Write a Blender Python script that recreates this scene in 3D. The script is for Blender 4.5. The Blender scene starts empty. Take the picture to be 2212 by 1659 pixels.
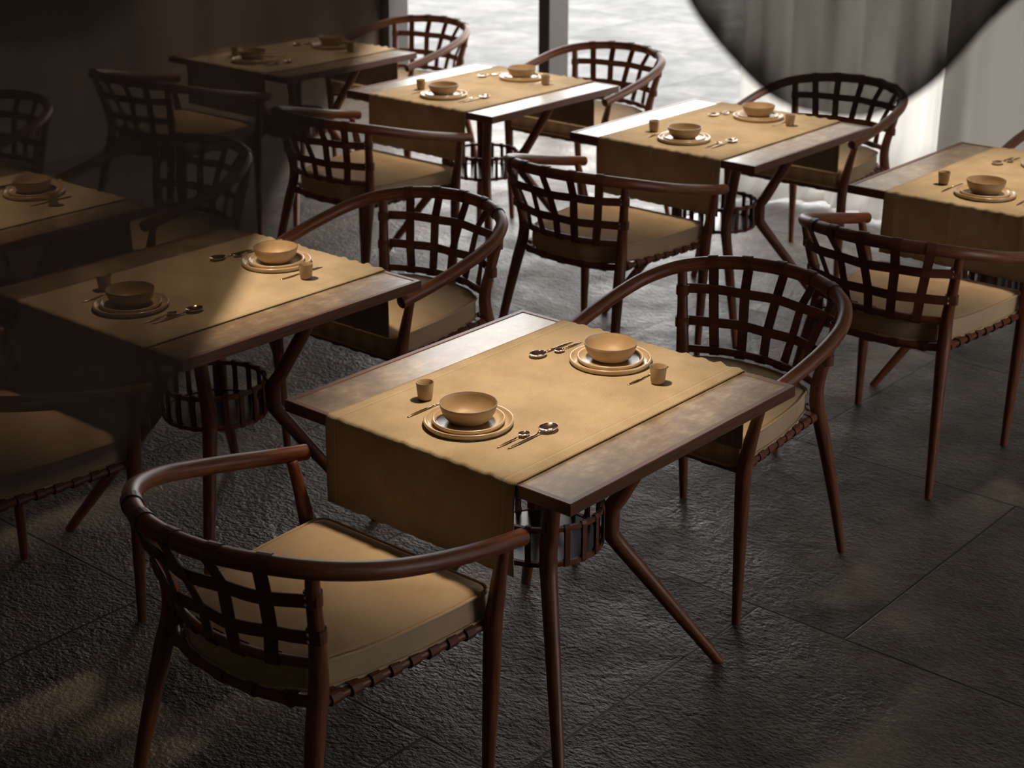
import bpy, bmesh, math, random
from mathutils import Vector, noise

SC = bpy.context.scene
COL = SC.collection
R = math.radians
rng = random.Random(7)

# ------------------------------------------------------------------ camera
cd = bpy.data.cameras.new('camera')
cam = bpy.data.objects.new('camera', cd)
COL.objects.link(cam)
cam.location = (2.2444, -2.7178, 2.1688)
cam.rotation_euler = (R(90 - 21.641), 0, R(130.728 - 90))
cd.sensor_width = 36
cd.lens = 36 * 3499.28 / 2212
cd.dof.use_dof = True
cd.dof.focus_distance = 3.75
cd.dof.aperture_fstop = 5.2
cd.clip_start = 0.05
SC.camera = cam

# ------------------------------------------------------------------ world, sun, exposure
SC.view_settings.view_transform = 'Standard'
SC.view_settings.look = 'None'
SC.view_settings.exposure = 0.12
SC.view_settings.gamma = 1.0
wd = bpy.data.worlds.new('sky')
SC.world = wd
wd.use_nodes = True
wd.node_tree.nodes['Background'].inputs[0].default_value = (1.0, 0.985, 0.96, 1)
wd.node_tree.nodes['Background'].inputs[1].default_value = 5.5

def lamp(name, kind, loc, energy, color, **kw):
    d = bpy.data.lights.new(name, kind)
    d.energy = energy
    d.color = color
    for k, v in kw.items():
        setattr(d, k, v)
    o = bpy.data.objects.new(name, d)
    o.location = loc
    COL.objects.link(o)
    return o

sun = lamp('sun', 'SUN', (2, -8, 6), 2.6, (1.0, 0.93, 0.84), angle=R(0.6))
sun.rotation_euler = Vector((0.10, -1.0, 0.42)).to_track_quat('Z', 'Y').to_euler()   # low, from behind the building

TABLES = {  # name: (x, y)
    'front': (0.0, 0.0), 'veiled': (-1.230, 0.004), 'edge': (-2.438, -0.006),
    'wall': (-3.745, 2.603), 'post': (-2.495, 2.595), 'swag': (-1.236, 2.592), 'right': (-0.003, 2.586)}
SPOT = 52.0
for k, (tx, ty) in TABLES.items():
    ls = lamp('table_spot', 'SPOT', (tx, ty, 1.72), SPOT * {'front': 1.0, 'veiled': 1.0}.get(k, 0.85), (1.0, 0.785, 0.54),
         spot_size=R(77), spot_blend=0.75, shadow_soft_size=0.05)
    ls.scale = (0.80, 1.0, 1.0)      # oval beam, along the table and its two chairs

# ------------------------------------------------------------------ materials
def mat(name):
    m = bpy.data.materials.new(name)
    m.use_nodes = True
    nt = m.node_tree
    return m, nt, nt.nodes['Principled BSDF']

def nd(nt, t, **kw):
    n = nt.nodes.new(t)
    for k, v in kw.items():
        if isinstance(k, str) and hasattr(n, k):
            setattr(n, k, v)
    return n

def setin(n, **kw):
    for k, v in kw.items():
        n.inputs[k.replace('_', ' ')].default_value = v

def ramp(nt, fac, stops):
    r = nd(nt, 'ShaderNodeValToRGB')
    e = r.color_ramp.elements
    while len(e) < len(stops):
        e.new(0.5)
    for i, (p, c) in enumerate(stops):
        e[i].position = p
        e[i].color = (*c, 1)
    nt.links.new(fac, r.inputs[0])
    return r.outputs[0]

def bump(nt, height, dist, strength=1.0, prev=None):
    b = nd(nt, 'ShaderNodeBump')
    b.inputs['Strength'].default_value = strength
    b.inputs['Distance'].default_value = dist
    nt.links.new(height, b.inputs['Height'])
    if prev is not None:
        nt.links.new(prev, b.inputs['Normal'])
    return b.outputs[0]

def math_(nt, op, a, b=None, c=None):
    n = nd(nt, 'ShaderNodeMath', operation=op)
    for i, v in enumerate((a, b, c)):
        if v is None:
            continue
        if isinstance(v, (int, float)):
            n.inputs[i].default_value = v
        else:
            nt.links.new(v, n.inputs[i])
    return n.outputs[0]

def mapped(nt, out, scale):
    mp = nd(nt, 'ShaderNodeMapping')
    mp.inputs['Scale'].default_value = scale
    tc = nd(nt, 'ShaderNodeTexCoord')
    nt.links.new(tc.outputs[out], mp.inputs[0])
    return mp.outputs[0]

def noise_(nt, vec, scale, detail=4, rough=0.55):
    n = nd(nt, 'ShaderNodeTexNoise')
    n.inputs['Scale'].default_value = scale
    n.inputs['Detail'].default_value = detail
    n.inputs['Roughness'].default_value = rough
    if vec is not None:
        nt.links.new(vec, n.inputs['Vector'])
    return n.outputs[0]

def wood_mat(name, dark, mid, light, rough):
    m, nt, p = mat(name)
    v = mapped(nt, 'UV', (60, 3.2, 1))
    n = noise_(nt, v, 3.0, 6, 0.6)
    c = ramp(nt, n, [(0.3, dark), (0.52, mid), (0.75, light)])
    nt.links.new(c, p.inputs['Base Color'])
    p.inputs['Roughness'].default_value = rough
    nt.links.new(bump(nt, n, 0.0006, 0.5), p.inputs['Normal'])
    return m

M = {}
M['wood'] = wood_mat('polished_brown_wood', (0.10, 0.030, 0.013), (0.215, 0.069, 0.030), (0.32, 0.118, 0.055), 0.44)
M['table_wood'] = wood_mat('table_edge_wood', (0.085, 0.031, 0.016), (0.15, 0.058, 0.030), (0.22, 0.089, 0.048), 0.38)

m, nt, p = mat('brown_leather')
n = noise_(nt, mapped(nt, 'UV', (1, 1, 1)), 160, 3)
c = ramp(nt, noise_(nt, mapped(nt, 'UV', (1, 1, 1)), 14, 4), [(0.3, (0.11, 0.032, 0.0135)), (0.7, (0.20, 0.062, 0.026))])
nt.links.new(c, p.inputs['Base Color'])
p.inputs['Roughness'].default_value = 0.52
nt.links.new(bump(nt, n, 0.0005, 0.4), p.inputs['Normal'])
M['leather'] = m
m, nt, p = mat('dark_leather_edge')
setin(p, Base_Color=(0.008, 0.004, 0.003, 1), Roughness=0.6)
M['leather_edge'] = m
m, nt, p = mat('brass_rivet')
setin(p, Base_Color=(0.80, 0.60, 0.45, 1), Roughness=0.5, Metallic=0.55)
M['rivet'] = m

def weave_mat(name, c0, c1, freq, depth, rough=0.85, hem=None):
    m, nt, p = mat(name)
    uv = nd(nt, 'ShaderNodeTexCoord').outputs['UV']
    sx = nd(nt, 'ShaderNodeSeparateXYZ')
    nt.links.new(uv, sx.inputs[0])
    u, w = sx.outputs[0], sx.outputs[1]
    # slanted ribs that flip every other row: a herringbone weave
    a = math_(nt, 'SINE', math_(nt, 'MULTIPLY', math_(nt, 'ADD', u, math_(nt, 'MULTIPLY', math_(nt, 'PINGPONG', w, 0.5 / freq[1]), 0.9)), 6.283 * freq[0]))
    b = math_(nt, 'SINE', math_(nt, 'MULTIPLY', w, 6.283 * freq[1] * 2))
    h = math_(nt, 'ADD', math_(nt, 'MULTIPLY', a, 0.35), math_(nt, 'MULTIPLY', b, 0.15))
    h = math_(nt, 'ADD', h, 0.5)
    big = noise_(nt, uv, 7, 4)
    f = math_(nt, 'ADD', math_(nt, 'MULTIPLY', math_(nt, 'SUBTRACT', h, 0.5), 0.85), math_(nt, 'ADD', math_(nt, 'MULTIPLY', big, 0.9), 0.06))
    if hem:            # paler stitched line along both long edges
        e = math_(nt, 'PINGPONG', u, hem[0] / 2)
        ln = math_(nt, 'SUBTRACT', 1.0, math_(nt, 'MINIMUM', math_(nt, 'DIVIDE', math_(nt, 'ABSOLUTE', math_(nt, 'SUBTRACT', e, hem[1])), 0.0022), 1.0))
        dk = math_(nt, 'SUBTRACT', 1.0, math_(nt, 'MINIMUM', math_(nt, 'DIVIDE', math_(nt, 'ABSOLUTE', math_(nt, 'SUBTRACT', e, hem[1] + 0.005)), 0.0022), 1.0))
        f = math_(nt, 'ADD', f, math_(nt, 'SUBTRACT', math_(nt, 'MULTIPLY', ln, 0.3), math_(nt, 'MULTIPLY', dk, 0.22)))
    c = ramp(nt, f, [(0.2, c0), (0.85, c1)])
    nt.links.new(c, p.inputs['Base Color'])
    p.inputs['Roughness'].default_value = rough
    p.inputs['Specular IOR Level'].default_value = 0.15
    nt.links.new(bump(nt, h, depth, 0.7), p.inputs['Normal'])
    return m
M['runner'] = weave_mat('ochre_herringbone_cloth', (0.31, 0.235, 0.142), (0.64, 0.51, 0.345), (330, 210), 0.0012, 0.85, (0.565, 0.031))
M['cushion'] = weave_mat('tan_canvas', (0.46, 0.33, 0.205), (0.72, 0.54, 0.35), (300, 300), 0.0006)
M['piping'] = weave_mat('tan_canvas_piping', (0.54, 0.395, 0.245), (0.70, 0.53, 0.345), (200, 200), 0.0004)

m, nt, p = mat('mottled_stone')
v = mapped(nt, 'Object', (1, 1, 1))
n1 = noise_(nt, v, 8.5, 8, 0.66)
n2 = noise_(nt, mapped(nt, 'Object', (2.2, 1, 1)), 26, 6, 0.6)
f = math_(nt, 'ADD', math_(nt, 'MULTIPLY', n1, 0.65), math_(nt, 'MULTIPLY', n2, 0.35))
nt.links.new(ramp(nt, f, [(0.38, (0.155, 0.100, 0.057)), (0.5, (0.25, 0.172, 0.102)), (0.62, (0.41, 0.31, 0.20))]), p.inputs['Base Color'])
setin(p, Roughness=0.34, Coat_Weight=0.5, Coat_Roughness=0.17, Coat_IOR=1.5)
nt.links.new(bump(nt, n2, 0.0006, 0.25), p.inputs['Normal'])
M['stone'] = m

m, nt, p = mat('glazed_stoneware')
n = noise_(nt, mapped(nt, 'Object', (1, 1, 1)), 18, 5)
nt.links.new(ramp(nt, n, [(0.3, (0.43, 0.31, 0.185)), (0.7, (0.57, 0.43, 0.27))]), p.inputs['Base Color'])
setin(p, Roughness=0.28, Coat_Weight=0.35, Coat_Roughness=0.15)
M['glaze'] = m
m, nt, p = mat('matte_stoneware')
n = noise_(nt, mapped(nt, 'Object', (1, 1, 1)), 22, 5)
nt.links.new(ramp(nt, n, [(0.3, (0.34, 0.23, 0.122)), (0.7, (0.45, 0.32, 0.18))]), p.inputs['Base Color'])
setin(p, Roughness=0.5)
M['matte'] = m
m, nt, p = mat('brown_rim_glaze')
setin(p, Base_Color=(0.115, 0.055, 0.028, 1), Roughness=0.35)
M['rim'] = m
m, nt, p = mat('rose_gold_steel')
setin(p, Base_Color=(0.82, 0.62, 0.47, 1), Roughness=0.13, Metallic=1.0)
M['gold'] = m
m, nt, p = mat('dark_cutlery_handle')
setin(p, Base_Color=(0.42, 0.27, 0.19, 1), Roughness=0.22, Metallic=1.0)
M['handle'] = m
m, nt, p = mat('smoked_steel_plate')
setin(p, Base_Color=(0.14, 0.135, 0.13, 1), Roughness=0.22, Metallic=0.75)
M['base'] = m

def tiled_floor(name, size, y0, x0, step, cols, stops, rough, bdist, gscale=1.0, groove=0.0032):
    m, nt, p = mat(name)
    tc = nd(nt, 'ShaderNodeTexCoord')
    sx = nd(nt, 'ShaderNodeSeparateXYZ')
    nt.links.new(tc.outputs['Object'], sx.inputs[0])
    X, Y = sx.outputs[0], sx.outputs[1]
    yr = math_(nt, 'DIVIDE', math_(nt, 'SUBTRACT', Y, y0), size)
    row = math_(nt, 'FLOOR', yr)
    fy = math_(nt, 'SUBTRACT', yr, row)
    xr = math_(nt, 'DIVIDE', math_(nt, 'SUBTRACT', math_(nt, 'SUBTRACT', X, x0), math_(nt, 'MULTIPLY', row, step)), size)
    colm = math_(nt, 'FLOOR', xr)
    fx = math_(nt, 'SUBTRACT', xr, colm)
    dx = math_(nt, 'MULTIPLY', math_(nt, 'PINGPONG', fx, 0.5), size)
    dy = math_(nt, 'MULTIPLY', math_(nt, 'PINGPONG', fy, 0.5), size)
    d = math_(nt, 'MINIMUM', dx, dy)
    g = nd(nt, 'ShaderNodeMapRange')
    g.inputs['From Min'].default_value = groove * 0.6
    g.inputs['From Max'].default_value = groove
    nt.links.new(d, g.inputs['Value'])
    edge = g.outputs[0]
    cmb = nd(nt, 'ShaderNodeCombineXYZ')
    nt.links.new(row, cmb.inputs[0])
    nt.links.new(colm, cmb.inputs[1])
    wn = nd(nt, 'ShaderNodeTexWhiteNoise')
    nt.links.new(cmb.outputs[0], wn.inputs['Vector'])
    off = nd(nt, 'ShaderNodeVectorMath', operation='ADD')
    nt.links.new(tc.outputs['Object'], off.inputs[0])
    sc = nd(nt, 'ShaderNodeVectorMath', operation='SCALE')
    nt.links.new(wn.outputs['Color'], sc.inputs[0])
    sc.inputs['Scale'].default_value = 9.0
    nt.links.new(sc.outputs[0], off.inputs[1])
    vec = off.outputs[0]
    big = noise_(nt, vec, 1.7 * gscale, 5, 0.6)
    mid = noise_(nt, vec, 9 * gscale, 6, 0.65)
    f = math_(nt, 'ADD', math_(nt, 'MULTIPLY', big, 0.6), math_(nt, 'MULTIPLY', mid, 0.4))
    sp = noise_(nt, vec, 120 * gscale, 3, 0.6)
    f = math_(nt, 'ADD', f, math_(nt, 'MULTIPLY', math_(nt, 'SUBTRACT', sp, 0.5), 0.35))
    base = ramp(nt, f, stops)
    mx = nd(nt, 'ShaderNodeMix', data_type='RGBA')
    nt.links.new(edge, mx.inputs['Factor'])
    mx.inputs['A'].default_value = (0.008, 0.007, 0.006, 1)
    nt.links.new(base, mx.inputs['B'])
    nt.links.new(mx.outputs['Result'], p.inputs['Base Color'])
    # riven slate relief
    mp = nd(nt, 'ShaderNodeMapping')
    mp.inputs['Scale'].default_value = (1.0, 1.35, 1.0)
    nt.links.new(vec, mp.inputs[0])
    fine = noise_(nt, mp.outputs[0], 78 * gscale, 2, 0.5)
    fine2 = noise_(nt, mp.outputs[0], 30 * gscale, 4, 0.6)
    h = math_(nt, 'ADD', math_(nt, 'MULTIPLY', fine, 0.7), math_(nt, 'MULTIPLY', fine2, 1.0))
    h = math_(nt, 'MULTIPLY', h, edge)
    nt.links.new(bump(nt, h, bdist, 1.0), p.inputs['Normal'])
    rr = nd(nt, 'ShaderNodeMapRange')
    rr.inputs['To Min'].default_value = rough[0]
    rr.inputs['To Max'].default_value = rough[1]
    rr.inputs['From Min'].default_value = 0.32
    rr.inputs['From Max'].default_value = 0.66
    nt.links.new(noise_(nt, vec, 4.2 * gscale, 6, 0.62), rr.inputs['Value'])
    nt.links.new(rr.outputs[0], p.inputs['Roughness'])
    return m
M['slate'] = tiled_floor('riven_slate_tiles', 1.0352, -0.411, 0.244, 0.2595, None,
                         [(0.36, (0.060, 0.050, 0.042)), (0.5, (0.108, 0.088, 0.071)), (0.62, (0.18, 0.143, 0.109))], (0.33, 0.62), 0.0080, 1.0, 0.0042)
M['paving'] = tiled_floor('pale_paving', 1.2, 4.9, 0.1, 0.6, None,
                          [(0.3, (0.022, 0.023, 0.024)), (0.5, (0.060, 0.061, 0.061)), (0.7, (0.11, 0.107, 0.101))], (0.55, 0.8), 0.004, 0.8, 0.006)

def plain(name, c, rough=0.8, nscale=3.0, amt=0.12, bd=0.002):
    m, nt, p = mat(name)
    n = noise_(nt, mapped(nt, 'Object', (1, 1, 1)), nscale, 6)
    nt.links.new(ramp(nt, n, [(0.3, tuple(x * (1 - amt) for x in c)), (0.7, tuple(x * (1 + amt) for x in c))]), p.inputs['Base Color'])
    p.inputs['Roughness'].default_value = rough
    nt.links.new(bump(nt, noise_(nt, mapped(nt, 'Object', (1, 1, 1)), 60, 4), bd, 0.4), p.inputs['Normal'])
    return m
M['pale'] = plain('pale_plaster', (0.33, 0.285, 0.235))
M['wall'] = plain('brown_plaster', (0.17, 0.115, 0.08))
M['ceiling'] = plain('ceiling_plaster', (0.26, 0.225, 0.19))
M['post'] = plain('bronze_post', (0.055, 0.045, 0.038), 0.42, 5, 0.05, 0.0003)

def cloth_mat(name, col, transp, transl):
    m = bpy.data.materials.new(name)
    m.use_nodes = True
    nt = m.node_tree
    nt.nodes.clear()
    out = nd(nt, 'ShaderNodeOutputMaterial')
    uv = mapped(nt, 'UV', (1, 1, 1))
    st = noise_(nt, mapped(nt, 'UV', (9, 1.2, 1)), 3.0, 5, 0.6)
    fine = noise_(nt, mapped(nt, 'UV', (1, 1, 1)), 420, 2)
    c = ramp(nt, st, [(0.25, tuple(x * 0.95 for x in col)), (0.75, tuple(min(1, x * 1.04) for x in col))])
    df = nd(nt, 'ShaderNodeBsdfDiffuse')
    tl = nd(nt, 'ShaderNodeBsdfTranslucent')
    nt.links.new(c, df.inputs[0])
    nt.links.new(c, tl.inputs[0])
    bn = bump(nt, fine, 0.0006, 0.5)
    nt.links.new(bn, df.inputs['Normal'])
    m1 = nd(nt, 'ShaderNodeMixShader')
    m1.inputs[0].default_value = transl
    nt.links.new(df.outputs[0], m1.inputs[1])
    nt.links.new(tl.outputs[0], m1.inputs[2])
    last = m1.outputs[0]
    if transp > 0:
        tr = nd(nt, 'ShaderNodeBsdfTransparent')
        tr.inputs[0].default_value = (1.0, 0.93, 0.85, 1)
        m2 = nd(nt, 'ShaderNodeMixShader')
        # thread density varies in soft vertical streaks
        dn = nd(nt, 'ShaderNodeAttribute', attribute_name='gather')
        f = math_(nt, 'ADD', math_(nt, 'MULTIPLY', math_(nt, 'SUBTRACT', st, 0.5), 0.26), 1 - transp)
        f = math_(nt, 'ADD', f, math_(nt, 'MULTIPLY', dn.outputs['Fac'], 0.16))
        nt.links.new(math_(nt, 'MINIMUM', f, 0.99), m2.inputs[0])
        nt.links.new(tr.outputs[0], m2.inputs[1])
        nt.links.new(last, m2.inputs[2])
        last = m2.outputs[0]
    nt.links.new(last, out.inputs[0])
    return m
M['white_curtain'] = cloth_mat('white_linen', (0.80, 0.78, 0.745), 0.0, 0.36)
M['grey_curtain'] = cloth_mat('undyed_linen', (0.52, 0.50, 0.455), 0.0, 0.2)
M['black_sheer'] = cloth_mat('black_sheer', (0.135, 0.104, 0.082), 0.115, 0.35)
M['thin_black_sheer'] = cloth_mat('thin_black_sheer', (0.070, 0.056, 0.044), 0.135, 0.35)

# ------------------------------------------------------------------ mesh helpers
def catmull(pts, n, closed=False):
    out = []
    N = len(pts)
    P = [Vector(p) for p in pts]
    segs = N if closed else N - 1
    for i in range(segs):
        p1, p2 = P[i], P[(i + 1) % N]
        p0 = P[(i - 1) % N] if (closed or i > 0) else p1 + (p1 - p2)
        p3 = P[(i + 2) % N] if (closed or i + 2 < N) else p2 + (p2 - p1)
        for k in range(n):
            t = k / n
            t2, t3 = t * t, t * t * t
            out.append(0.5 * ((2 * p1) + (p2 - p0) * t + (2 * p0 - 5 * p1 + 4 * p2 - p3) * t2 + (3 * p1 - p0 - 3 * p2 + p3) * t3))
    if not closed:
        out.append(P[-1])
    return out

class MB:
    def __init__(self):
        self.v, self.f, self.uv, self.mi = [], [], [], []
    def quad(self, idx, uvs, mi=0):
        self.f.append(tuple(idx))
        self.uv.append(uvs)
        self.mi.append(mi)
    def tube(self, path, rad, seg=14, closed=False, mi=0, cap=True, vscale=1.0):
        P = [Vector(p) for p in path]
        n = len(P)
        rr = rad if isinstance(rad, (list, tuple)) else [rad] * n
        T = []
        for i in range(n):
            a = P[(i - 1) % n] if (closed or i > 0) else P[0]
            b = P[(i + 1) % n] if (closed or i < n - 1) else P[-1]
            T.append((b - a).normalized())
        nrm = T[0].orthogonal().normalized()
        s = len(self.v)
        L = 0
        Ls = []
        for i in range(n):
            if i:
                L += (P[i] - P[i - 1]).length
                nrm = (nrm - T[i] * nrm.dot(T[i])).normalized()
            bt = T[i].cross(nrm)
            Ls.append(L)
            for k in range(seg):
                a = 2 * math.pi * k / seg
                self.v.append(P[i] + (nrm * math.cos(a) + bt * math.sin(a)) * rr[i])
        rings = n if closed else n - 1
        tot = L + ((P[0] - P[-1]).length if closed else 0)
        for i in range(rings):
            j = (i + 1) % n
            v0 = Ls[i]
            v1 = Ls[j] if j > i else tot
            for k in range(seg):
                k2 = (k + 1) % seg
                u0 = k / seg * 0.12
                u1 = (k + 1) / seg * 0.12
                self.quad((s + i * seg + k, s + i * seg + k2, s + j * seg + k2, s + j * seg + k),
                          [(u0, v0), (u1, v0), (u1, v1), (u0, v1)], mi)
        if cap and not closed:
            for (i, sgn) in ((0, -1), (n - 1, 1)):
                # small chamfer then flat end
                c0 = len(self.v)
                for k in range(seg):
                    p = self.v[s + i * seg + k]
                    self.v.append(P[i] + (p - P[i]) * 0.82 + T[i] * sgn * rr[i] * 0.14)
                for k in range(seg):
                    k2 = (k + 1) % seg
                    q = (s + i * seg + k, s + i * seg + k2, c0 + k2, c0 + k)
                    self.quad(q if sgn > 0 else q[::-1], [(0, 0), (0.01, 0), (0.01, 0.004), (0, 0.004)], mi)
                ring = [c0 + k for k in range(seg)]
                self.f.append(tuple(ring if sgn > 0 else ring[::-1]))
                self.uv.append([(0.02 * math.cos(6.28 * k / seg), 0.02 * math.sin(6.28 * k / seg)) for k in range(seg)])
                self.mi.append(mi)
    def ribbon(self, path, wdir, width, thick, closed=False, mi=0, emi=None):
        P = [Vector(p) for p in path]
        n = len(P)
        W = wdir if isinstance(wdir, list) else [Vector(wdir)] * n
        s = len(self.v)
        L = 0
        Ls = []
        for i in range(n):
            a = P[(i - 1) % n] if (closed or i > 0) else P[0]
            b = P[(i + 1) % n] if (closed or i < n - 1) else P[-1]
            t = (b - a).normalized()
            w = (W[i] - t * W[i].dot(t)).normalized()
            nn = t.cross(w)
            if i:
                L += (P[i] - P[i - 1]).length
            Ls.append(L)
            for (x, y) in ((-1, -1), (1, -1), (1, 1), (-1, 1)):
                self.v.append(P[i] + w * (x * width / 2) + nn * (y * thick / 2))
        if emi is None:
            emi = mi
        for i in range(n if closed else n - 1):
            j = (i + 1) % n
            v0, v1 = Ls[i], (Ls[j] if j > i else L + (P[0] - P[-1]).length)
            for k in range(4):
                k2 = (k + 1) % 4
                ww = width if k % 2 == 0 else thick
                self.quad((s + i * 4 + k, s + i * 4 + k2, s + j * 4 + k2, s + j * 4 + k),
                          [(0, v0), (ww, v0), (ww, v1), (0, v1)], mi if k % 2 == 0 else emi)
        if not closed:
            self.quad([s + 3, s + 2, s + 1, s], [(0, 0)] * 4, emi)
            e = s + (n - 1) * 4
            self.quad([e, e + 1, e + 2, e + 3], [(0, 0)] * 4, emi)
    def box(self, lo, hi, mi=0):
        s = len(self.v)
        for z in (lo[2], hi[2]):
            for (x, y) in ((lo[0], lo[1]), (hi[0], lo[1]), (hi[0], hi[1]), (lo[0], hi[1])):
                self.v.append(Vector((x, y, z)))
        dx, dy, dz = (hi[i] - lo[i] for i in range(3))
        for q, (a, b) in (((3, 2, 1, 0), (dx, dy)), ((4, 5, 6, 7), (dx, dy)), ((0, 1, 5, 4), (dx, dz)),
                          ((1, 2, 6, 5), (dy, dz)), ((2, 3, 7, 6), (dx, dz)), ((3, 0, 4, 7), (dy, dz))):
            uv = [(0, 0), (a, 0), (a, b), (0, b)] if a < b else [(0, 0), (0, a), (b, a), (b, 0)]
            self.quad([s + i for i in q], uv, mi)
    def lathe(self, prof, seg=48, center=(0, 0, 0), mis=None, sx=1.0, sy=1.0):
        s = len(self.v)
        c = Vector(center)
        n = len(prof)
        for (r, z) in prof:
            for k in range(seg):
                a = 2 * math.pi * k / seg
                self.v.append(c + Vector((r * math.cos(a) * sx, r * math.sin(a) * sy, z)))
        for i in range(n - 1):
            for k in range(seg):
                k2 = (k + 1) % seg
                self.quad((s + i * seg + k, s + i * seg + k2, s + (i + 1) * seg + k2, s + (i + 1) * seg + k),
                          [(k / seg, prof[i][1]), ((k + 1) / seg, prof[i][1]), ((k + 1) / seg, prof[i + 1][1]), (k / seg, prof[i + 1][1])],
                          mis[i] if mis else 0)
    def build(self, name, mats, parent=None, smooth=True, link=True, sharp=None, recalc=True):
        me = bpy.data.meshes.new(name)
        me.from_pydata([tuple(v) for v in self.v], [], self.f)
        uvl = me.uv_layers.new(name='UVMap')
        i = 0
        flat = []
        for u in self.uv:
            for (a, b) in u:
                flat += [a, b]
        uvl.data.foreach_set('uv', flat)
        mats = mats if isinstance(mats, list) else [mats]
        for m_ in mats:
            me.materials.append(m_)
        me.polygons.foreach_set('material_index', self.mi)
        me.polygons.foreach_set('use_smooth', [smooth] * len(self.f))
        if recalc:
            bm = bmesh.new()
            bm.from_mesh(me)
            bmesh.ops.recalc_face_normals(bm, faces=bm.faces)
            bm.to_mesh(me)
            bm.free()
        if smooth and sharp:
            me.set_sharp_from_angle(angle=R(sharp))
        o = bpy.data.objects.new(name, me)
        COL.objects.link(o)
        if parent is not None:
            o.parent = parent
        return o

def empty(name, loc=(0, 0, 0), rz=0.0):
    o = bpy.data.objects.new(name, None)
    COL.objects.link(o)
    o.location = loc
    o.rotation_euler = (0, 0, rz)
    o.empty_display_size = 0.1
    return o

def tag(o, label=None, cat=None, group=None, kind=None):
    for k, v in (('label', label), ('category', cat), ('group', group), ('kind', kind)):
        if v:
            o[k] = v
    return o

def copy_tree(o, parent=None):
    c = o.copy()
    COL.objects.link(c)
    c.parent = parent
    for ch in list(o.children):
        copy_tree(ch, c)
    return c

# ------------------------------------------------------------------ the setting
HC = 3.70           # ceiling
FY = 4.9            # glass front
b = MB(); b.box((-5.45, -6, -0.1), (4.6, FY, 0)); floor = b.build('floor', M['slate'], smooth=False); tag(floor, kind='structure')
b = MB(); b.box((-22, FY, -0.1), (12, 26, 0.0)); ter = b.build('paved_terrace', M['paving'], smooth=False); tag(ter, kind='structure')
b = MB(); b.box((-5.65, -6, 0), (-5.45, FY + 0.1, HC)); tag(b.build('wall_left', M['wall'], smooth=False), kind='structure')
b = MB(); b.box((-5.65, -6.2, 0), (4.8, -6.0, HC)); tag(b.build('wall_rear', M['pale'], smooth=False), kind='structure')
# the right-hand wall has a long window opening that lights the room from that side
b = MB(); b.box((4.6, -6, 0), (4.8, 1.4, HC)); b.box((4.6, 3.5, 0), (4.8, FY + 0.1, HC)); b.box((4.6, 1.4, 0), (4.8, 3.5, 0.8)); b.box((4.6, 1.4, 2.3), (4.8, 3.5, HC))
tag(b.build('wall_right', M['pale'], smooth=False), kind='structure')
b = MB(); b.box((1.4, FY, 0), (4.6, FY + 0.1, HC)); tag(b.build('wall_front', M['wall'], smooth=False), kind='structure')
b = MB(); b.box((-5.65, -6.2, HC), (4.8, FY + 0.1, HC + 0.15)); tag(b.build('ceiling', M['ceiling'], smooth=False), kind='structure')
b = MB(); b.box((-5.45, FY, HC - 0.15), (4.6, FY + 0.1, HC)); tag(b.build('trim_3', M['post'], smooth=False), kind='structure')
b = MB(); b.box((-4.085, FY - 0.02, 0), (-4.0, FY + 0.16, HC - 0.15)); tag(b.build('trim_1', M['post'], smooth=False), kind='structure')
b = MB(); b.box((-5.45, FY - 0.02, 0), (-5.36, FY + 0.16, HC - 0.15)); tag(b.build('trim_2', M['post'], smooth=False), kind='structure')

b = MB(); b.box((-3.75, FY, 2.35), (1.4, FY + 0.1, HC - 0.15)); tag(b.build('added_header', M['post'], smooth=False), kind='structure')  # added, unseen: blocks the upper opening so right-hand table strips reflect less sky
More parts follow.
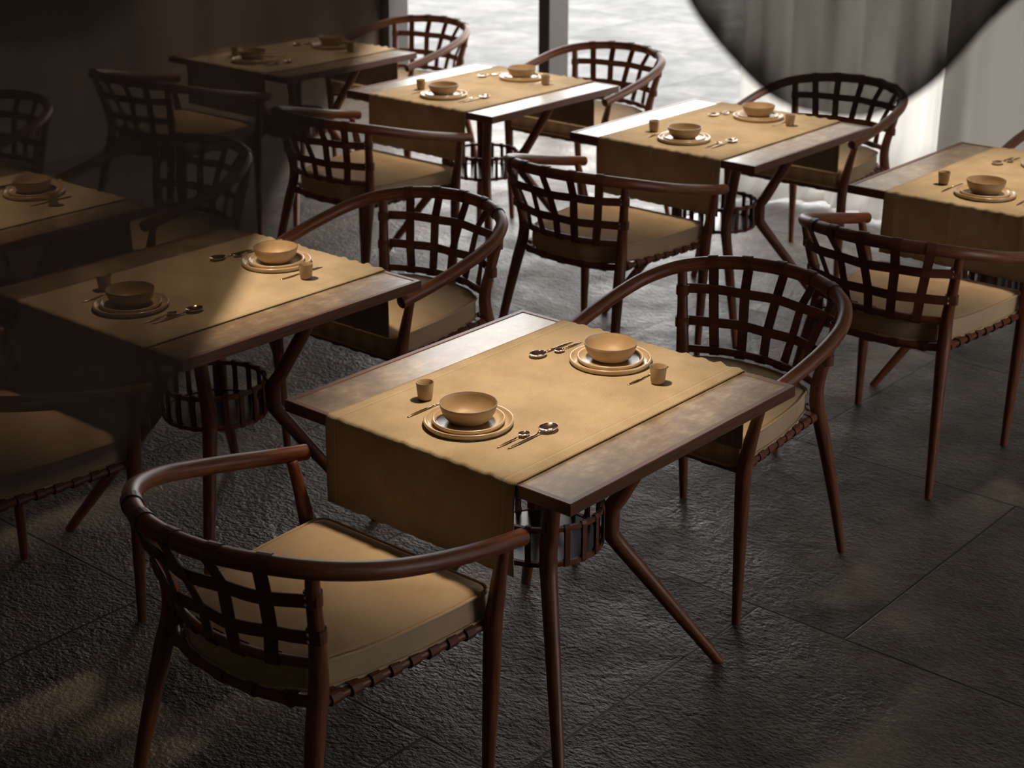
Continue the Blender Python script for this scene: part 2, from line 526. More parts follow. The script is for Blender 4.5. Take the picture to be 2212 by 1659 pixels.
# ------------------------------------------------------------------ dining table (origin on the floor under its centre)
S, H, TH, FR = 0.4255, 0.749, 0.029, 0.016
def make_table():
    root = empty('dining_table')
    b = MB()
    b.box((-S + FR, -S + FR, H - TH + 0.004), (S - FR, S - FR, H - 0.0015))
    b.build('stone_inlay', M['stone'], root, smooth=False)
    b = MB()
    o, i = S, S - FR
    for k in range(4):       # four mitred frame pieces in one wooden frame
        a = k * math.pi / 2
        ca, sa = math.cos(a), math.sin(a)
        def rot(x, y, z): return Vector((x * ca - y * sa, x * sa + y * ca, z))
        q = [(-o, -o), (o, -o), (i, -i), (-i, -i)]
        s = len(b.v)
        for z in (H - TH, H):
            for (x, y) in q:
                b.v.append(rot(x, y, z))
        for f, (w, l) in (((4, 5, 6, 7), (FR, 2 * o)), ((0, 1, 5, 4), (TH, 2 * o)), ((2, 3, 7, 6), (TH, 2 * o)), ((3, 2, 1, 0), (FR, 2 * o))):
            b.quad([s + j for j in f], [(0, 0), (0, l), (w, l), (w, 0)])
    fr = b.build('tabletop_frame', M['table_wood'], root, smooth=False)
    bv = fr.modifiers.new('bevel', 'BEVEL'); bv.width = 0.0015; bv.segments = 1
    for (sx, sy) in ((1, 1), (-1, 1), (-1, -1), (1, -1)):
        b = MB()
        pts = [(0.236, 0.725, 0.019), (0.133, 0.470, 0.0205), (0.120, 0.446, 0.0215), (0.119, 0.425, 0.0215), (0.119, 0.395, 0.0215), (0.120, 0.372, 0.0215),
               (0.133, 0.346, 0.0205), (0.23, 0.168, 0.0175), (0.3215, 0.0, 0.0135)]
        b.tube([(sx * p_[0], sy * p_[0], p_[1]) for p_ in pts], [p_[2] for p_ in pts], 16)
        b.build('leg', M['wood'], root, sharp=50)
    # leather basket between the legs
    RB, Z0, Z1 = 0.146, 0.372, 0.462
    b = MB()
    for z in (Z0, Z1):
        b.ribbon([(RB * math.cos(6.28318 * k / 60), RB * math.sin(6.28318 * k / 60), z) for k in range(60)], (0, 0, 1), 0.012, 0.010, closed=True, mi=0)
    bk = b.build('basket', M['wood'], root, smooth=False)
    for k in range(20):
        a = 6.28318 * (k + 0.5) / 20
        er = Vector((math.cos(a), math.sin(a), 0)); et = Vector((-math.sin(a), math.cos(a), 0))
        def pt(r, z): return er * r + Vector((0, 0, z))
        loop = [pt(RB + 0.0065, Z0), pt(RB + 0.0065, (Z0 + Z1) / 2), pt(RB + 0.0065, Z1 + 0.002), pt(RB + 0.003, Z1 + 0.0085), pt(RB - 0.003, Z1 + 0.0085),
                pt(RB - 0.0065, Z1 + 0.002), pt(RB + 0.002, Z1 - 0.016), pt(RB + 0.002, Z0 + 0.016), pt(RB - 0.0065, Z0), pt(RB - 0.003, Z0 - 0.0075), pt(RB + 0.003, Z0 - 0.0075)]
        b = MB(); b.ribbon(loop, et, 0.0135, 0.002, closed=True, emi=1)
        b.build('basket_strap', [M['leather'], M['leather_edge']], bk, smooth=False)
    b = MB(); b.lathe([(0.0001, Z0 - 0.004), (RB - 0.007, Z0 - 0.004), (RB - 0.006, Z0), (RB - 0.007, Z0 + 0.004), (0.0001, Z0 + 0.004)], 48)
    b.build('base_plate', M['base'], bk, sharp=40)
    return root

# ------------------------------------------------------------------ dining chair (local: y from table centre outward, as if behind +y... seat faces -y)
RAIL = [(0.326, 0.452, 0.656), (0.333, 0.55, 0.674), (0.338, 0.66, 0.697), (0.335, 0.77, 0.721), (0.318, 0.87, 0.745), (0.272, 0.96, 0.766),
        (0.200, 1.022, 0.778), (0.105, 1.066, 0.785), (0.0, 1.081, 0.787)]
RAIL = RAIL + [(-x, y, z) for (x, y, z) in RAIL[-2::-1]]
LOWR = [(0.222, 0.935, 0.537), (0.142, 0.972, 0.538), (0.067, 0.992, 0.539), (0, 0.998, 0.540)]
LOWR = LOWR + [(-x, y, z) for (x, y, z) in LOWR[-2::-1]]
ZS = 0.449
SEATB = [(0.230, 0.925, ZS), (0.165, 0.960, ZS), (0.085, 0.981, ZS), (0, 0.988, ZS)]
SEATB = SEATB + [(-x, y, z) for (x, y, z) in SEATB[-2::-1]]

def wrap(c, r, n1, n2, a0, a1, k=7):   # arc round a rail: c + r(cos n1 + sin n2)
    return [Vector(c) + n1 * (r * math.cos(a0 + (a1 - a0) * i / k)) + n2 * (r * math.sin(a0 + (a1 - a0) * i / k)) for i in range(k + 1)]

def make_chair():
    root = empty('dining_chair')
    W = M['wood']
    b = MB(); path = catmull(RAIL, 6)
    b.tube(path, [0.0198 - 0.0012 * abs(i / (len(path) - 1) - 0.5) * 2 for i in range(len(path))], 18)
    b.build('arm_rail', W, root, sharp=50)
    for s in (1, -1):
        b = MB()
        pts = [(0.272, 0.507, 0.0, .0115), (0.275, 0.500, 0.2, .0165), (0.277, 0.494, 0.36, .0198), (0.279, 0.492, 0.45, .0205), (0.292, 0.4935, 0.53, .0175), (0.306, 0.498, 0.60, .0145), (0.3175, 0.502, 0.651, .0125)]
        pa = catmull([(s * q[0], q[1], q[2]) for q in pts], 4)
        ra = [pts[min(i // 4, len(pts) - 2)][3] + (pts[min(i // 4 + 1, len(pts) - 1)][3] - pts[min(i // 4, len(pts) - 2)][3]) * ((i % 4) / 4) for i in range(len(pa))]
        ra[-1] = pts[-1][3]
        b.tube(pa, ra, 14); b.build('front_leg', W, root, sharp=50)
        b = MB()
        pts = [(0.277, 1.047, 0.0, .0115), (0.257, 1.005, 0.2, .0160), (0.234, 0.957, 0.40, .0205), (0.225, 0.936, 0.475, .0210), (0.224, 0.932, 0.54, .0190), (0.237, 0.944, 0.62, .0165), (0.252, 0.961, 0.70, .0150), (0.262, 0.970, 0.757, .0140)]
        pa = catmull([(s * q[0], q[1], q[2]) for q in pts], 4)
        ra = [pts[min(i // 4, len(pts) - 2)][3] + (pts[min(i // 4 + 1, len(pts) - 1)][3] - pts[min(i // 4, len(pts) - 2)][3]) * ((i % 4) / 4) for i in range(len(pa))]
        ra[-1] = pts[-1][3]
        b.tube(pa, ra, 14); b.build('rear_leg', W, root, sharp=50)
    b = MB(); b.tube(catmull(LOWR, 5), 0.0112, 12); b.build('back_rail', W, root, sharp=50)
    b = MB()
    b.tube([(0.277, 0.496, ZS), (0, 0.496, ZS), (-0.277, 0.496, ZS)], 0.0125, 12)
    for s in (1, -1):
        b.tube([(s * 0.265, 0.496, ZS), (s * 0.244, 0.72, ZS), (s * 0.224, 0.935, ZS)], 0.0105, 12)
    b.tube(catmull(SEATB, 5), 0.0120, 12)
    b.build('seat_frame', W, root, sharp=50)
    # leather seat straps, wrapped round the frame
    ux, uy, uz = Vector((1, 0, 0)), Vector((0, 1, 0)), Vector((0, 0, 1))
    def seat_strap(A, B, dirn, wd, off):
        r = 0.0132
        p = wrap(A, r, -dirn, uz, R(-110), R(80)) + [Vector(A) * 0.5 + Vector(B) * 0.5 + Vector((0, 0, 0.0085 + off))] + wrap(B, r, dirn, uz, R(80), R(-110))
        b = MB(); b.ribbon(p, wd, 0.026, 0.0026, emi=1)
        b.build('seat_strap', [M['leather'], M['leather_edge']], root, smooth=False)
    sb = catmull(SEATB, 10)
    for x in (-0.165, -0.083, 0.0, 0.083, 0.165):
        q = min(sb, key=lambda v: abs(v.x - x))
        seat_strap((x, 0.496, ZS), (x, q.y, ZS), uy, ux, -0.002)
    for k in range(8):
        y = 0.55 + k * 0.05
        xx = 0.265 - 0.041 * (y - 0.496) / 0.439
        seat_strap((-xx, y, ZS), (xx, y, ZS), ux, uy, 0.001)
    # cushion
    def outline(ins):
        c = [(-0.262 + ins, 0.470 + ins), (0.262 - ins, 0.470 + ins)]
        pts = []
        def corner(cx, cy, r, a0, a1, n=6):
            return [(cx + r * math.cos(a0 + (a1 - a0) * i / n), cy + r * math.sin(a0 + (a1 - a0) * i / n)) for i in range(n + 1)]
        r = max(0.028 - ins * 0.3, 0.01)
        pts += corner(0.258 - ins - r, 0.472 + ins + r, r, R(-90), R(-5))
        for t in (0.2, 0.4, 0.6, 0.8):
            pts.append((0.258 - ins - 0.046 * t + 0.011 * math.sin(3.14 * t), 0.500 + t * 0.40))
        r2 = max(0.055 - ins * 0.3, 0.01)
        pts += corner(0.207 - ins - r2, 0.935 - ins - r2 + 0.004, r2, R(5), R(68))
        for x in (0.12, 0.06, 0.0, -0.06, -0.12):
            f = 1 - (x / 0.2) ** 2
            pts.append((x, 0.938 - ins + 0.047 * f))
        half = pts[:18]
        left = [(-x, y) for (x, y) in pts if x > 0.125][::-1]
        return [q for q in pts] + left
    b = MB()
    layers = [(0.05, 0.4600), (0.012, 0.4570), (0.003, 0.460), (0.0, 0.465), (-0.001, 0.49), (0.0, 0.515), (0.004, 0.5215), (0.012, 0.5255), (0.03, 0.5285), (0.06, 0.5325), (0.10, 0.5355), (0.15, 0.5375)]
    cx, cy = 0.0, 0.71
    ring0 = outline(0.0)
    N = len(ring0)
    per = [0.0]
    for i in range(1, N):
        per.append(per[-1] + math.dist(ring0[i], ring0[i - 1]))
    s = 0
    for (ins, z) in layers:
        if ins <= 0.03:
            o_ = outline(ins)
        else:
            k = 1 - ins / 0.26
            o_ = [(cx + (x - cx) * k, cy + (y - cy) * k) for (x, y) in ring0]
        for (x, y) in o_:
            b.v.append(Vector((x, y, z)))
    for i in range(len(layers) - 1):
        for k in range(N):
            k2 = (k + 1) % N
            idx = (i * N + k, i * N + k2, (i + 1) * N + k2, (i + 1) * N + k)
            if 3 <= i <= 4:
                p1 = per[k]; p2 = per[k2] if k2 else per[-1] + 0.02
                uv = [(p1, layers[i][1]), (p2, layers[i][1]), (p2, layers[i + 1][1]), (p1, layers[i + 1][1])]
            else:
                uv = [(b.v[j].x, b.v[j].y) for j in idx]
            b.quad(idx, uv)
    for (i, rev) in ((len(layers) - 1, False), (0, True)):
        c_ = len(b.v)
        b.v.append(Vector((cx, cy, layers[i][1] + (0.0004 if not rev else 0))))
        for k in range(N):
            k2 = (k + 1) % N
            idx = (i * N + k, i * N + k2, c_)
            if rev: idx = idx[::-1]
            b.quad(idx, [(b.v[j].x, b.v[j].y) for j in idx])
    cu = b.build('seat_cushion', M['cushion'], root)
    for z, ins in ((0.5195, 0.001), (0.4610, 0.001)):
        b = MB(); b.tube([(x, y, z) for (x, y) in outline(ins - 0.0025)], 0.0040, 8, closed=True)
        b.build('piping', M['piping'], cu)
    # backrest straps
    rl = catmull(RAIL, 14); lr = catmull(LOWR, 14)
    xs_r, xs_l = (-0.196, -0.105, 0.0, 0.105, 0.196), (-0.143, -0.067, 0.0, 0.067, 0.143)
    back = [v for v in rl if v.y > 0.93]
    def hline(t, x):   # backrest surface: fraction t from lower rail to arm rail
        a = min(lr, key=lambda v: abs(v.x - x * 0.86)); c_ = min(back, key=lambda v: abs(v.x - x * 1.08))
        return a.lerp(c_, t)
    for j, (xr, xl) in enumerate(zip(xs_r, xs_l)):
        A = min(back, key=lambda v: abs(v.x - xr)); Bq = min(lr, key=lambda v: abs(v.x - xl))
        ia = rl.index(A)
        tg = (rl[ia + 1] - rl[ia - 1]).normalized()          # along the rail
        down = (Bq - A); down = (down - tg * down.dot(tg)).normalized()
        outw = tg.cross(down); outw = outw if outw.y > 0 else -outw
        pa = wrap(A, 0.0212, outw, down, R(150), R(-140 - 180 + 30 - 0) if False else R(-165), 12)
        # from inside under the rail, over the top, down the outside
        pa = wrap(A, 0.0212, -outw, -down, R(-60), R(195), 12)
        pb = wrap(Bq, 0.0130, outw, -down, R(15), R(-215), 9)
        mids = []
        for q, sg in ((0.68, 1), (0.5, 0), (0.30, -1)):
            o_ = sg * (1 if j % 2 == 0 else -1) * 0.0045
            mids.append(A.lerp(Bq, 1 - q) + outw * (0.004 + o_))
        path = pa + mids + pb
        w = [tg] * len(pa) + [tg] * 3 + [(lr[min(lr.index(Bq) + 1, len(lr) - 1)] - lr[max(lr.index(Bq) - 1, 0)]).normalized() * (1 if tg.x * (lr[-1] - lr[0]).x > 0 else -1)] * len(pb)
        b = MB(); b.ribbon(path, w, 0.0285, 0.0028, emi=1)
        b.build('vertical_strap', [M['leather'], M['leather_edge']], root, smooth=False)
    for hz, (px, py, pz) in enumerate(((0.252, 0.961, 0.702), (0.2385, 0.9455, 0.612))):
        yc = 1.050 if hz == 0 else 1.023
        rr_ = 0.0172 if hz == 0 else 0.0188
        n = 24
        arc = []
        for i in range(n + 1):
            x = px * 0.93 - 2 * px * 0.93 * i / n
            y = py + 0.012 + (yc - py - 0.012) * (1 - (x / px) ** 2) ** 0.9
            ph = math.cos((x / 0.088) * math.pi) * 0.0042 * (1 if hz == 0 else -1)
            arc.append(Vector((x, y + ph + 0.004, pz)))
        c1, c2 = Vector((px, py, pz)), Vector((-px, py, pz))
        st = wrap(c1, rr_, ux, uy, R(-230), R(40), 14)
        en = wrap(c2, rr_, -ux, uy, R(40), R(-230), 14)
        st = st[:-1]; en = en[1:]
        # lean of the posts
        path = [Vector((v.x, v.y, pz)) for v in st] + arc[1:-1] + [Vector((v.x, v.y, pz)) for v in en]
        # strap starts behind post, goes round the outer side and back across
        b = MB(); b.ribbon(path, uz, 0.0285, 0.0028, emi=1)
        hs = b.build('horizontal_strap', [M['leather'], M['leather_edge']], root, smooth=False)
        for s in (1, -1):
            for dz in (-0.0075, 0.0075):
                b = MB()
                ang = R(96)
                d = Vector((s * math.cos(ang) , math.sin(ang), 0))
                c = Vector((s * px, py, pz + dz)) + d * (rr_ + 0.0012)
                t1 = d.cross(uz)
                prof = [(0.0036, 0.0), (0.0033, 0.0012), (0.002, 0.0021), (0.0002, 0.0024)]
                for (r_, h_) in prof:
                    for k in range(10):
                        a = 6.28318 * k / 10
                        b.v.append(c + d * h_ + t1 * (r_ * math.cos(a)) + uz * (r_ * math.sin(a)))
                for i in range(3):
                    for k in range(10):
                        k2 = (k + 1) % 10
                        b.quad((i * 10 + k, i * 10 + k2, i * 10 + 10 + k2, i * 10 + 10 + k), [(0, 0)] * 4)
                b.build('rivet', M['rivet'], hs)
    return root

# ------------------------------------------------------------------ tableware, each with its base at local z = 0
def make_runner():
    HW, DROP = 0.2825, 0.205
    nx = 72
    # path across the table: down one side, over, down the other
    prof = []
    nd_, nt_ = 16, 46
    r = 0.010
    yE = S + 0.004
    for i in range(nd_):
        prof.append((-yE, H - 0.006 - DROP + (DROP - 0.006) * i / nd_, 1))
    for i in range(6):
        a = R(180 - 90 * i / 5)
        prof.append((-yE + r + r * math.cos(a), H + 0.0028 - r + r * math.sin(a), 2))
    for i in range(1, nt_):
        prof.append((-yE + r + (2 * yE - 2 * r) * i / nt_, H + 0.0028, 0))
    rest = [(-y, z, k) for (y, z, k) in prof[:nd_ + 6]][::-1]
    prof = prof + rest
    L = [0.0]
    for i in range(1, len(prof)):
        L.append(L[-1] + math.hypot(prof[i][0] - prof[i - 1][0], prof[i][1] - prof[i - 1][1]))
    b = MB()
    for i, (y, z, k) in enumerate(prof):
        for j in range(nx + 1):
            x = -HW + 2 * HW * j / nx
            yy, zz = y, z
            sgn = -1 if y < 0 else 1
            dl = abs(abs(y) - yE)
            n1 = noise.noise(Vector((x * 40, sgn * 7.0, 0)))
            n2 = noise.noise(Vector((x * 9, y * 5, 3)))
            if k == 0:
                near = math.exp(-dl / 0.018)
                zz += near * 0.0072 * max(0, n1 + 0.2) + max(0, n2) * 0.0006
                # soft creases near one corner
                if y < -0.25:
                    d_ = (x - 0.10) * 0.55 + (y + 0.40)
                    zz += 0.0022 * math.exp(-(d_ / 0.012) ** 2) * max(0, min(1, (x - 0.02) / 0.12)) * max(0, min(1, (-0.25 - y) / .06))
            elif k == 2:
                zz += 0.0072 * max(0, n1 + 0.2); yy += sgn * 0.004 * max(0, n1 + .2)
            else:
                t = min(1, (H - z) / 0.12)
                yy += sgn * (0.002 + 0.0022 * max(0, n1) + t * (0.004 * noise.noise(Vector((x * 7, sgn * 2.0, z * 2))) + 0.003))
                zz += (-0.004 * noise.noise(Vector((x * 40, sgn, 5))) if (H - z) > 0.19 else 0)
            hem = min(abs(j / nx * 2 * HW - 0.0), abs(2 * HW - j / nx * 2 * HW))
            ridge = 0.0018 * math.exp(-((hem - 0.034) / 0.004) ** 2) + 0.0008 * math.exp(-((hem - 0.026) / 0.003) ** 2)
            if k == 0: zz += ridge
            else: yy += sgn * ridge
            b.v.append(Vector((x, yy, zz)))
    w = nx + 1
    for i in range(len(prof) - 1):
        for j in range(nx):
            u0, u1 = 2 * HW * j / nx, 2 * HW * (j + 1) / nx
            b.quad((i * w + j, i * w + j + 1, (i + 1) * w + j + 1, (i + 1) * w + j), [(u0, L[i]), (u1, L[i]), (u1, L[i + 1]), (u0, L[i + 1])])
    o = b.build('table_runner', M['runner'], sharp=None)
    so = o.modifiers.new('thickness', 'SOLIDIFY'); so.thickness = 0.0024; so.offset = -1
    return o

def lathe_obj(name, prof, mats, mis=None, seg=56):
    b = MB(); b.lathe(prof, seg, mis=mis)
    return b.build(name, mats, sharp=60)

def make_charger():
    Rr = 0.1012
    p = [(0.0001, 0.0), (Rr - 0.010, 0.0), (Rr - 0.003, 0.002), (Rr, 0.008), (Rr, 0.0125), (Rr - 0.0012, 0.0140), (Rr - 0.0040, 0.0140), (Rr - 0.0055, 0.0125), (Rr - 0.008, 0.0075), (Rr - 0.014, 0.0050), (0.0001, 0.0046)]
    return lathe_obj('charger_plate', p, [M['glaze'], M['rim']])
def make_plate():
    Rr = 0.0820
    p = [(0.0001, 0.0), (Rr - 0.010, 0.0), (Rr - 0.003, 0.002), (Rr, 0.007), (Rr, 0.0110), (Rr - 0.0012, 0.0122), (Rr - 0.0036, 0.0122), (Rr - 0.005, 0.0108), (Rr - 0.008, 0.0062), (Rr - 0.014, 0.0044), (0.0001, 0.0040)]
    return lathe_obj('dinner_plate', p, [M['glaze'], M['rim']])
def make_bowl():
    p = [(0.0001, 0.0), (0.036, 0.0), (0.043, 0.002), (0.052, 0.010), (0.0595, 0.022), (0.0640, 0.036), (0.0652, 0.0425), (0.0650, 0.0432), (0.0632, 0.0432), (0.0628, 0.0425), (0.0612, 0.036), (0.0565, 0.022), (0.049, 0.012), (0.042, 0.006), (0.038, 0.0042), (0.0001, 0.0038)]
    mis = [0] * 6 + [1, 1, 1] + [0] * 6
    return lathe_obj('bowl', p, [M['matte'], M['rim']], mis)
def make_cup():
    p = [(0.0001, 0.0), (0.0140, 0.0), (0.0152, 0.0012), (0.0154, 0.004), (0.0168, 0.0052), (0.0185, 0.020), (0.0208, 0.0432), (0.0207, 0.0440), (0.0196, 0.0442), (0.0190, 0.0436), (0.0168, 0.018), (0.0150, 0.0065), (0.0001, 0.0055)]
    mis = [1, 1, 1, 0, 0, 0, 1, 1, 0, 0, 0, 0]
    return lathe_obj('cup', p, [M['matte'], M['rim']], mis, 40)

def bar(b, path, wid, hei, mi=0, seg=12):   # flattened tapering rod along y
    s = len(b.v); n = len(path)
    for (x, y, z), w_, h_ in zip(path, wid, hei):
        for k in range(seg):
            a = 6.28318 * k / seg
            b.v.append(Vector((x + w_ * math.cos(a), y, z + h_ * math.sin(a))))
    for i in range(n - 1):
        for k in range(seg):
            k2 = (k + 1) % seg
            b.quad((s + i * seg + k, s + i * seg + k2, s + (i + 1) * seg + k2, s + (i + 1) * seg + k), [(0, 0)] * 4, mi)
    b.f.append(tuple(s + k for k in range(seg))[::-1]); b.uv.append([(0, 0)] * seg); b.mi.append(mi)
    b.f.append(tuple(s + (n - 1) * seg + k for k in range(seg))); b.uv.append([(0, 0)] * seg); b.mi.append(mi)

def make_spoon(name, hl, bx, by, hw):
    """bowl centred at the local origin, handle running to -y"""
    root = empty(name)
    b = MB()
    n, seg = 7, 32
    dep = 0.30 * bx
    rim = 0.0062 + 0.25 * (bx - 0.012)
    prof_in = [(0.0001, -dep + 0.001), (0.35, -dep * 0.9 + 0.001), (0.62, -dep * 0.64 + 0.001), (0.84, -dep * 0.3 + 0.001), (0.93, 0.0)]
    prof_out = [(1.0, 0.0), (0.98, -dep * 0.25), (0.80, -dep * 0.6), (0.5, -dep * 0.9), (0.0001, -dep)]
    prof = [(r_, rim + h_) for (r_, h_) in prof_in] + [(0.955, rim + 0.0009), (0.985, rim + 0.0009)] + [(r_, rim + h_) for (r_, h_) in prof_out]
    b.lathe(prof, seg, sx=bx, sy=by)
    b.build('spoon_bowl', M['gold'], root)
    b = MB()
    y0 = -by * 0.93
    bar(b, [(0, y0 + 0.004, rim - 0.001), (0, y0 - 0.006, rim - 0.001), (0, y0 - 0.014, 0.0045)], [hw * 0.45, hw * 0.42, hw * 0.5], [0.0012, 0.0012, 0.0016])
    b.build('neck', M['gold'], root)
    b = MB()
    y1 = y0 - 0.014
    bar(b, [(0, y1, 0.0045), (0, y1 - hl * 0.25, 0.0036), (0, y1 - hl * 0.6, 0.0028), (0, y1 - hl * 0.9, 0.0016), (0, y1 - hl, 0.0012)], [hw * 0.6, hw * 0.85, hw, hw * 0.6, hw * 0.15], [0.0018, 0.0022, 0.0024, 0.0014, 0.0006])
    b.build('handle', M['handle'], root)
    return root

def make_knife():
    """blade towards +y, handle to -y, centred on the local origin"""
    root = empty('knife')
    b = MB()
    bar(b, [(0, -0.002, 0.0026), (0, -0.028, 0.0030), (0, -0.060, 0.0026), (0, -0.078, 0.0014), (0, -0.083, 0.0010)], [0.0020, 0.0030, 0.0034, 0.0022, 0.0006], [0.0018, 0.0022, 0.0022, 0.0013, 0.0006])
    b.build('handle', M['handle'], root)
    b = MB()
    bar(b, [(0, -0.002, 0.0024), (0, 0.014, 0.0020), (0, 0.030, 0.0016), (0.0004, 0.052, 0.0014), (0.001, 0.070, 0.0011), (0.0022, 0.079, 0.0010)], [0.0018, 0.0022, 0.0046, 0.0052, 0.0042, 0.0008], [0.0017, 0.0016, 0.0011, 0.0009, 0.0007, 0.0005])
    b.build('blade', M['gold'], root)
    return root

# ------------------------------------------------------------------ place everything
# phrase that finds each table
PH = {'front': 'table in the foreground', 'veiled': 'table half behind the black sheer', 'edge': 'dim table at the left edge',
      'wall': 'farthest table, by the brown wall', 'post': 'table before the bronze post', 'swag': 'table under the black swag',
      'right': 'table cut by the right edge'}
table0, chair0, runner0 = make_table(), make_chair(), make_runner()
charger0, plate0, bowl0, cup0 = make_charger(), make_plate(), make_bowl(), make_cup()
spoon0 = make_spoon('spoon', 0.100, 0.0205, 0.0255, 0.0040)
tea0 = make_spoon('teaspoon', 0.062, 0.0122, 0.0150, 0.0026)
knife0 = make_knife()
used = set()
def inst(proto, loc, rz, label, cat, group):
    if proto.name not in used:
        used.add(proto.name); o = proto
    else:
        o = copy_tree(proto)
    o.location = loc; o.rotation_euler = (0, 0, rz)
    tag(o, label, cat, group)
    return o

TOP = H + 0.0032
for k, (tx, ty) in TABLES.items():
    ph = PH[k]
    inst(table0, (tx, ty, 0), 0, {
        'front': 'square wooden dining table with stone inlay, nearest the camera',
        'veiled': 'square wooden dining table half hidden behind the black sheer drape',
        'edge': 'dim square dining table cut by the left edge of the photo',
        'wall': 'square dining table farthest back on the left, by the brown wall',
        'post': 'square dining table in front of the bronze post, its top reflecting white sky',
        'swag': 'square dining table under the hanging black swag, by the white curtain',
        'right': 'square dining table cut by the right edge of the photo'}[k], 'table', 'square dining tables')
    inst(runner0, (tx, ty, 0), 0, 'ochre woven runner draped over the ' + ph, 'table runner', 'ochre table runners')
    for side in ('near', 'far'):
        if k == 'edge' and side == 'near':
            continue
        a = 0 if side == 'near' else math.pi
        sg = 1 if side == 'near' else -1
        e = 'front end' if side == 'near' else 'back end'
        def at(x, y, z=0.0): return (tx + sg * x, ty + sg * y, TOP + z)
        tail = ', %s of the %s' % (e, ph)
        px, py = -0.001, -0.258
        seen = not (k == 'right' and side == 'far')     # of that setting only the spoons and the plate's edge are in the picture
        inst(charger0, at(px, py), a, 'wide tan charger plate' + tail, 'plate', 'tan charger plates')
        if seen: inst(plate0, at(px, py, 0.0047), a, 'smaller tan plate under the bowl' + tail, 'plate', 'tan dinner plates')
        if seen: inst(bowl0, at(px, py, 0.0090), a, 'deep tan bowl with brown rim' + tail, 'bowl', 'tan stoneware bowls')
        if seen: inst(cup0, at(-0.174, -0.217), a, 'small tan cup' + tail, 'cup', 'tan stoneware cups')
        if seen: inst(knife0, at(-0.129, -0.240), a, 'slim rose gold knife' + tail, 'knife', 'rose gold knives')
        inst(spoon0, at(0.157, -0.170), a, 'rose gold tablespoon' + tail, 'spoon', 'rose gold tablespoons')
        inst(tea0, at(0.1365, -0.229), a, 'little rose gold teaspoon' + tail, 'spoon', 'rose gold teaspoons')

CH = 'leather strap armchair '
CHAIRS = [  # table, side, dx, dy, label
    ('front', 'near', 0.0, 0.004, CH + 'nearest the camera, back turned'),
    ('front', 'far', -0.026, 0.004, CH + 'at the back end of the table in the foreground'),
    ('veiled', 'near', 0.0, 0.0, CH + 'cut by the left edge, seat below the black sheer'),
    ('veiled', 'far', 0.0, -0.01, CH + 'at the back end of the table half behind the black sheer'),
    ('edge', 'far', 0.0, 0.0, CH + 'dim behind the sheer, beyond the table at left edge'),
    ('wall', 'near', 0.0, 0.0, CH + 'dim behind the sheer, drawn up to the farthest table'),
    ('wall', 'far', 0.0, 0.0, CH + 'farthest back, against the bright terrace left of the post'),
    ('post', 'near', 0.0, 0.0, CH + 'with its left shoulder veiled, before the post table'),
    ('post', 'far', 0.0, 0.0, CH + 'right of the bronze post, against the grey terrace'),
    ('swag', 'near', 0.0, 0.008, CH + 'in the middle, back turned, before the swag table'),
    ('swag', 'far', 0.0, 0.0, CH + 'seen through the black swag, before the white curtain'),
    ('right', 'near', 0.0, 0.004, CH + 'at right edge, back turned, before the cut off table'),
    ('right', 'far', 0.0, 0.0, CH + 'of which one arm end shows at the right edge'),
]
for (k, side, dx, dy, lab) in CHAIRS:
    tx, ty = TABLES[k]
    inst(chair0, (tx + dx, ty + (-dy if side == 'near' else dy), 0), math.pi if side == 'near' else 0, lab, 'chair', 'leather strap armchairs')
# one more, its table lies outside the picture
inst(chair0, (-3.67, 0.0, 0), 0, CH + 'dimmest of all, cut by the left edge beside the wall', 'chair', 'leather strap armchairs')

# ------------------------------------------------------------------ curtains
def sheet(name, fn, nu, nv, mat_, thick=0.0):
    b = MB()
    for i in range(nu + 1):
        for j in range(nv + 1):
            b.v.append(Vector(fn(i / nu, j / nv)))
    w = nv + 1
    for i in range(nu):
        for j in range(nv):
            q = (i * w + j, (i + 1) * w + j, (i + 1) * w + j + 1, i * w + j + 1)
            b.quad(q, [(i / nu, j / nv), ((i + 1) / nu, j / nv), ((i + 1) / nu, (j + 1) / nv), (i / nu, (j + 1) / nv)])
    o = b.build(name, mat_)
    if thick:
        so = o.modifiers.new('thickness', 'SOLIDIFY'); so.thickness = thick
    return o

def floor_curtain(name, x0, x1, y0, folds, amp, seed, mat_, puddle, label):
    def fn(u, v):
        x = x0 + (x1 - x0) * u
        ph = u * folds * 6.28318
        z = (HC - 0.2) * (1 - v)
        a = amp * (0.55 + 0.45 * v) * (1 + 0.3 * noise.noise(Vector((u * 5, seed, 0))))
        y = y0 + a * math.sin(ph + 0.8 * noise.noise(Vector((u * 3, v * 0.8, seed)))) + 0.35 * a * math.sin(ph * 2.3 + seed)
        if v > 0.9:                       # the hem folds over and lies in a heap on the floor
            t = (v - 0.9) / 0.1
            s = t * puddle
            zz = 0.35 * (1 - t) ** 2 * (1 if t < 1 else 0)
            bl = noise.noise(Vector((x * 5.5, t * 2.2, seed)))
            y -= s * (0.75 + 0.5 * noise.noise(Vector((x * 3, 4, seed))))
            z = max(0.006, zz * 0.8 + 0.055 * math.sin(t * 3.14) * (0.8 + 1.4 * bl) + 0.012 * (1 + noise.noise(Vector((x * 14, t * 6, 2)))))
            x += 0.03 * noise.noise(Vector((x * 4, t * 3, seed + 9)))
        return (x, y, z)
    o = sheet(name, fn, 220, 120, mat_)
    return tag(o, label, 'curtain')
floor_curtain('curtain', -2.36, -0.99, 4.46, 7, 0.035, 1.3, M['white_curtain'], 0.36, 'bright white linen curtain with its hem heaped on the floor')
floor_curtain('curtain', -0.965, 1.45, 3.93, 6, 0.05, 4.1, M['grey_curtain'], 0.14, 'shaded off-white linen curtain at the right, behind the cut off table')

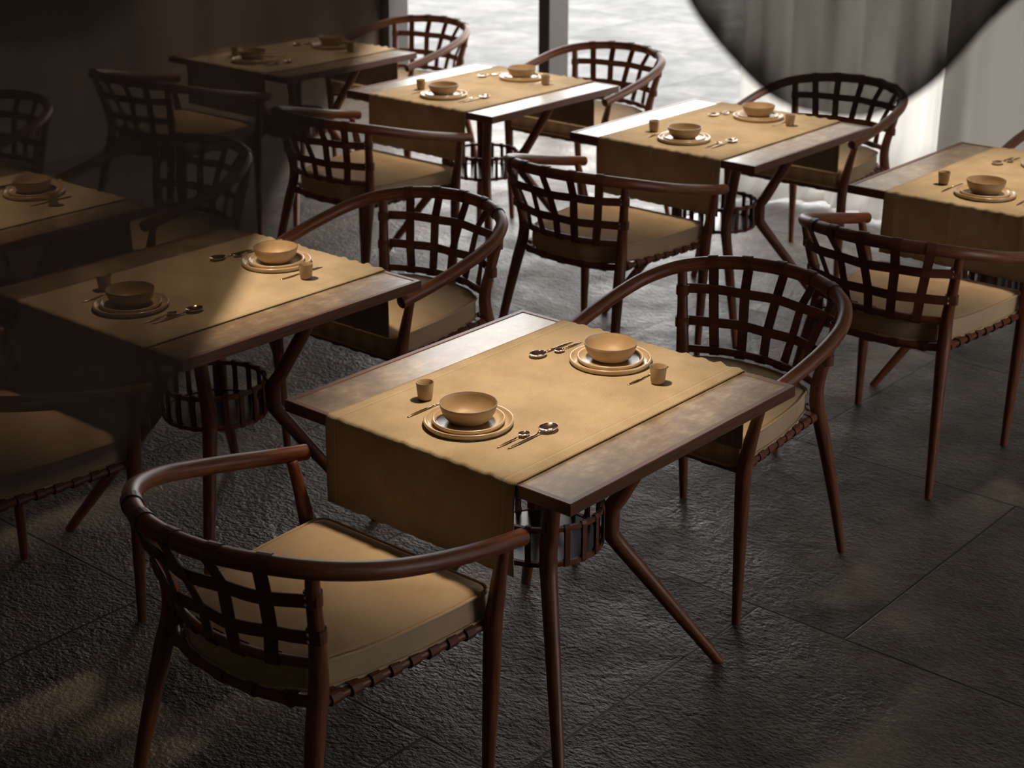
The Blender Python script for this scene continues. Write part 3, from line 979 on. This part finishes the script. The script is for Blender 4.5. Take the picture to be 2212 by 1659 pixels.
# black sheers: axes of the drapery plane, which is square to the line of sight at eye height
rh = Vector((0.7578, 0.6525, 0)); fh = Vector((-0.6525, 0.7578, 0))
E0 = Vector((2.2444, -2.7178, 0))
def swag(name, depth, hem, top, folds, amp, label, seed, gather):
    """hem: the lower border as (s, z) points; the cloth rises from it to the rod at z = top"""
    hp = catmull([(s_, 0, z_) for (s_, z_) in hem], 16)
    def fn(u, v):
        f = u * (len(hp) - 1); i = min(int(f), len(hp) - 2); q = hp[i].lerp(hp[i + 1], f - i)
        smid = 0.5 * (hem[0][0] + hem[-1][0])
        # rows of cloth bunch together towards the hem
        vv = v ** 1.6
        s_ = q.x + (smid + (u - 0.5) * (hem[-1][0] - hem[0][0]) * 1.05 - q.x) * vv
        z = q.z + (top - q.z) * vv
        d = depth + amp * math.sin(u * folds * 6.28318 + seed) * (0.35 + 0.65 * v) + 0.6 * amp * math.sin(v * 26 + u * 4) * (1 - v) + 0.5 * amp * noise.noise(Vector((u * 4, v * 4, seed)))
        p = E0 + rh * s_ + fh * d
        return (p.x, p.y, z)
    nu, nv = 120, 90
    o = sheet(name, fn, nu, nv, M['thin_black_sheer' if gather > 0 else 'black_sheer'])
    # the cloth is gathered into denser folds along its two rising edges
    at_ = o.data.attributes.new('gather', 'FLOAT', 'POINT')
    vals = []
    for i in range(nu + 1):
        for j in range(nv + 1):
            u, v = i / nu, j / nv
            e = gather * min(1.0, abs(u - 0.5) * 5.0) * math.exp(-(v / 0.075) ** 2) + 0.4 * max(0, noise.noise(Vector((u * 9, v * 2, seed)))) * gather
            if gather <= 0:        # loose, single-layer border: the threads thin out towards the hem
                e = -gather * (0.5 * max(0, noise.noise(Vector((u * 9, v * 2, seed)))) - 1.3 * math.exp(-(v / 0.022) ** 1.2))
            if gather < -1.5:      # the thinnest of the three cloths
                e = -2.0 - 1.2 * math.exp(-(v / 0.03) ** 1.2)
            vals.append(min(1.0, e))
    at_.data.foreach_set('value', vals)
    return tag(o, label, 'drape')
swag('sheer_drape', 1.20, [(0.06, 2.16), (0.1113, 2.0329), (0.1278, 1.9936), (0.1441, 1.9702), (0.1621, 1.9499), (0.1837, 1.9293), (0.2053, 1.9148), (0.2264, 1.9085), (0.2508, 1.9064), (0.2749, 1.9085), (0.2933, 1.9162), (0.3108, 1.9311), (0.3325, 1.955), (0.3507, 1.9753), (0.3656, 1.9936), (0.386, 2.0199), (0.46, 2.16)], 3.55, 5, 0.012,
     'black sheer swag hanging across the top right', 1.0, 1.0)
swag('sheer_drape', 0.58, [(-0.03, 2.25), (-0.0409, 2.1155), (-0.0427, 2.0937), (-0.0452, 2.0777), (-0.0522, 2.063), (-0.0644, 2.0463), (-0.0775, 2.0276), (-0.0875, 2.0102), (-0.0932, 1.996), (-0.0995, 1.9816), (-0.1090, 1.965), (-0.1195, 1.949), (-0.1315, 1.9318), (-0.1440, 1.9172), (-0.1573, 1.9053), (-0.1749, 1.8970), (-0.1999, 1.8900), (-0.2316, 1.8880), (-0.2675, 1.8930), (-0.3084, 1.9152), (-0.3349, 1.9631), (-0.40, 2.2)], 3.55, 4, 0.008,
     'large black sheer swag hanging close by over the left side', 2.6, -1.0)
swag('sheer_drape', 0.50, [(-0.09, 2.2), (-0.1077, 2.1122), (-0.113, 2.0985), (-0.1181, 2.0916), (-0.1261, 2.086), (-0.1356, 2.0825), (-0.1486, 2.0813), (-0.1655, 2.0818), (-0.1848, 2.086), (-0.2009, 2.1013), (-0.24, 2.2)], 3.55, 3, 0.006,
     'small black sheer swag in the top left corner', 5.2, -1.6)
